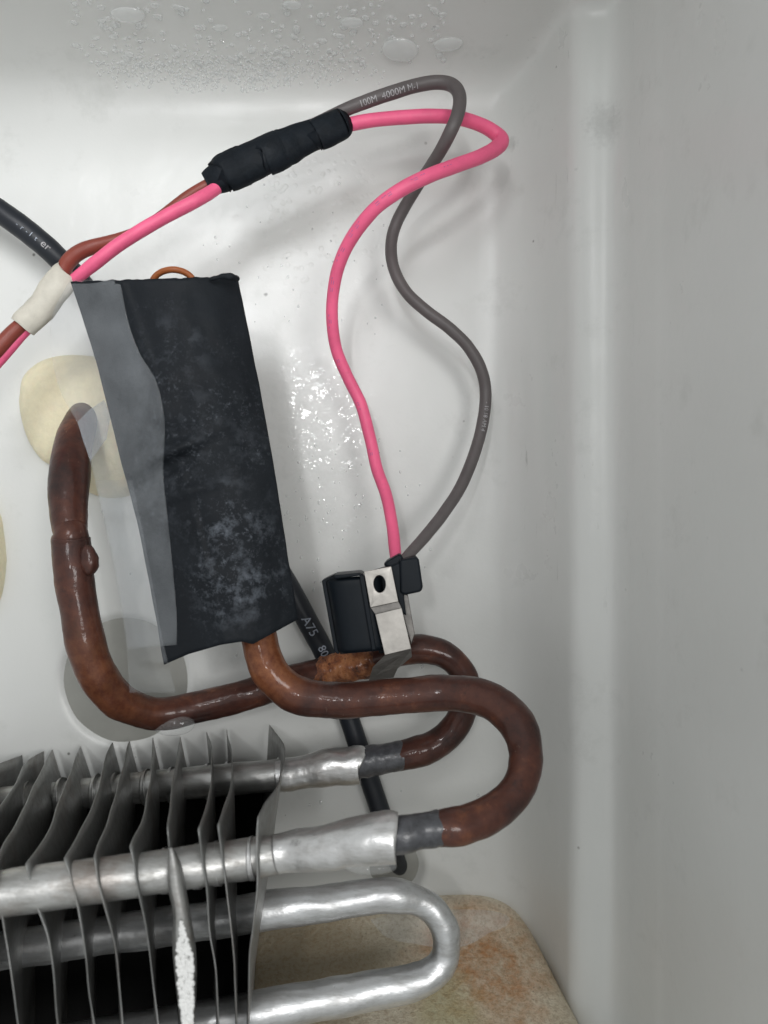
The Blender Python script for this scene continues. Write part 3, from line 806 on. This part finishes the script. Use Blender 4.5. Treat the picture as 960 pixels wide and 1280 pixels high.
sp = [(258, 229, 197.5, 26), (264, 226, 197.5, 31), (275, 221, 197, 40), (284, 214, 197, 46), (292, 212, 197, 44), (300, 209, 197, 47), (318, 201, 197, 48), (338, 191, 197, 47), (358, 184, 197.5, 46), (372, 178, 198, 42), (390, 170, 198, 38), (408, 162, 198, 37), (424, 155, 198, 35), (426, 154, 198, 31)]
spl = tube('tape_splice', sp, MAT['btape'], sides=36, lump=.0005, lumpf=110, flat=.7, fine=.0001, n=14)
tag(spl, 'black electrical tape splice joining the pink, brown and grey wires', 'wire splice')
# overlapping turns of tape
for (x0, y0, x1, y1, w0, w1, sk) in ((281, 217, 303, 207, 47, 49, 0), (330, 195, 352, 186, 50, 49, 0), (396, 168, 427, 154, 39, 38, 0)):
    pth = [(x0, y0, 197, w0-2), (x0+1, y0-.5, 197, w0), ((x0+x1)/2, (y0+y1)/2, 197, (w0+w1)/2+1), (x1-1, y1+.5, 197.5, w1), (x1, y1, 197.5, w1-2)]
    tt = tube('tape_turn', pth, MAT['btape'], None, sides=36, lump=.0004, lumpf=120, flat=.7, fine=.0001); adopt(tt, spl)

mk = [(85, 342, 195, 32), (82, 345, 195, 36), (72, 358, 194, 38), (56, 377, 194, 36), (42, 394, 193.5, 36), (30, 405, 193.5, 35), (28, 407, 193.5, 32)]
mt = tube('tape_band', mk, MAT['masking'], sides=32, lump=.0008, lumpf=160, flat=.75, fine=.0001)
tag(mt, 'cream cloth tape band holding the brown and pink wires together', 'tape')

# ------------------------------------------------------------------ defrost thermostat
th = empty('defrost_thermostat', P(465, 770, 190), 'black defrost thermostat with a steel clip on the copper pipe', 'thermostat')
def barrel():
    NA, NL = 40, 18; vv = []; ff = []
    for j in range(NL+1):
        t = j/NL; e = 0
        cx = 441+ (455-441)*t; cy = 721+(815-721)*t
        sc = 1 if 0 < j < NL else .965
        for k in range(NA):
            a = 2*math.pi*k/NA; ca, sa = math.cos(a), math.sin(a)
            n_ = 3.2
            rx = abs(ca)**(2/n_)*(1 if ca > 0 else -1); ry = abs(sa)**(2/n_)*(1 if sa > 0 else -1)
            X = rx*35.5*sc; D = ry*6.4*sc
            if D < 0 and abs(k-30) < 7: D *= 1.03
            vv.append(P(cx+X-rx*2.5*t, cy-X*.085, 191+D))
    for j in range(NL):
        for k in range(NA): a = j*NA+k; b = j*NA+(k+1) % NA; ff.append((a, b, b+NA, a+NA))
    ff.append(tuple(range(NA))[::-1]); ff.append(tuple(NL*NA+k for k in range(NA)))
    bm = bmesh.new(); bm.from_mesh(pydata('housing', vv, ff)); bmesh.ops.recalc_face_normals(bm, faces=bm.faces)
    bmesh.ops.bevel(bm, geom=[e for e in bm.edges if e.calc_face_angle(0) > 1.0], offset=.0004, segments=2, affect='EDGES')
    return bm
h = obj('housing', barrel(), MAT['plastic']); adopt(h, th)
slab('housing_flange', [(402, 726), (418, 718), (420, 723), (409, 730), (428, 810), (423, 818), (418, 815)], 188, .006, MAT['plastic'], th, .0002)
slab('housing_cap', [(417, 719), (450, 716), (455, 719), (419, 724)], 183.5, .010, MAT['plastic'], th, .0003)
slab('side_rib', [(449, 719), (455, 719), (470, 812), (465, 813)], 183.6, .003, MAT['plastic'], th, .0002)
slab('back_plate', [(458, 716), (492, 706), (503, 712), (512, 768), (500, 812), (474, 818), (462, 770)], 190, .004, MAT['plastic'], th, .0004)
slab('clip', [(455, 714.5), (489, 708), (498, 752), (463, 759.5)], 183.2, .0006, MAT['steel'], th, .00012, hole=(474.5, 730, 7.6, 11, -.08))
slab('clip_step', [(463, 759.5), (498, 752), (502, 760), (469, 768)], 184.2, .0012, MAT['dsteel'], th, .0001)
slab('clip_arm', [(469, 768), (502, 760), (514, 811), (481, 819)], 183.4, .0006, MAT['steel'], th, .00012)
slab('clip_hook', [(480.5, 819.5), (514, 811.5), (515, 821), (497, 836), (492, 847), (461, 851), (466, 834)], [183.6, 183.6, 192, 197, 201, 202, 196], .0006, MAT['dsteel'], th, .0001)
slab('blade', [(505, 742), (510, 744), (518.5, 792), (514, 806), (501, 760)], 188, .008, MAT['dsteel'], th, .0002)
slab('connector_block', [(499, 700), (521, 695.5), (524, 700), (529, 735), (526, 740), (507, 744), (500, 742)], 185.5, .008, MAT['plastic'], th, .0006)
slab('connector_neck', [(487, 708), (500, 703), (508, 770), (500, 764)], 186, .006, MAT['plastic'], th, .0004)
slab('wire_boot', [(479, 707), (484, 701), (500, 692), (504, 697), (503, 706), (488, 710)], 187, .006, MAT['plastic'], th, .0005)

# ------------------------------------------------------------------ water
bm = bmesh.new()
def drop(px, py, r, h, stretch=1.0, ang=0.0, sub=2):
    loc, nrm = hit(px, py)
    if loc is None: return
    q = nrm.to_track_quat('Z', 'Y').to_matrix().to_4x4()
    mtx = Matrix.Translation(loc) @ q @ Matrix.Rotation(ang, 4, 'Z') @ Matrix.Diagonal((r, r*stretch, h, 1))
    bmesh.ops.create_icosphere(bm, subdivisions=sub, radius=1, matrix=mtx)
R = random.Random(3)
for k in range(900):      # fine condensation band under the ceiling bend
    x = R.gauss(270, 95); y = 92+R.gauss(0, 16)-abs(x-270)*.08
    if y < 115 and 120 < x < 480: drop(x, y, R.uniform(.25, .55)*1e-3, .2e-3, sub=2)
for k in range(160):
    x = R.uniform(90, 560); y = R.uniform(0, 80)
    drop(x, y, R.uniform(.4, 1.1)*1e-3, .4e-3, R.uniform(.8, 1.5), R.random()*3)
for (x, y, r) in ((160, 18, 4.5), (127, 26, 1.3), (95, 57, 1.2), (120, 48, 1.1), (142, 46, 1.3), (130, 66, 1.2), (115, 57, .9), (222, 9, 1.4), (365, 6, 2.5), (275, 35, 2), (440, 28, 3), (560, 55, 4), (500, 62, 5), (330, 20, 1.6), (425, 45, 1.5)):
    drop(x, y, r*1e-3, r*.3e-3, R.uniform(.5, .8), R.uniform(-.3, .3), 3)
for k in range(90):      # beads on the back wall
    x = R.gauss(410, 50); y = R.gauss(630, 55)
    drop(x, y, R.uniform(.12, .34)*1e-3, .12e-3, R.uniform(1, 2.4), R.uniform(-.4, .4), 2)
for k in range(50):
    x = R.uniform(250, 480); y = R.uniform(220, 420)
    drop(x, y, R.uniform(.15, .4)*1e-3, .08e-3, R.uniform(1, 1.4), 0, 2)
for k in range(40):
    x = R.uniform(80, 600); y = R.uniform(620, 1020)
    drop(x, y, R.uniform(.15, .5)*1e-3, .15e-3, 1.3, 0, 2)
wd = obj('condensation', bm, MAT['water'])
tag(wd, 'water droplets condensed on the white wall and under the ceiling bend', 'condensation', kind='stuff')

hair = tube('hair', [(806, 1036, 181, 1.3), (810, 1040, 180.5, 1.3), (813, 1048, 180, 1.3), (812, 1058, 180, 1.2), (809, 1066, 181, 1.0)], MAT['black'], sides=6, n=6)
tag(hair, 'single short dark hair stuck to the lower right side wall', 'hair')
d1 = blob('water_drop', P(216, 905, 204), .0048, MAT['glass'], None, .05, 100, 4, (1.15, .55, .62))
tag(d1, 'water drop hanging under the bend of the left copper pipe', 'water drop')
d2 = blob('water_drop', P(463, 1083, 156), .0034, MAT['glass'], None, .05, 100, 4, (1.5, .6, .42))
tag(d2, 'water drop hanging under the wide end of the front tube', 'water drop')
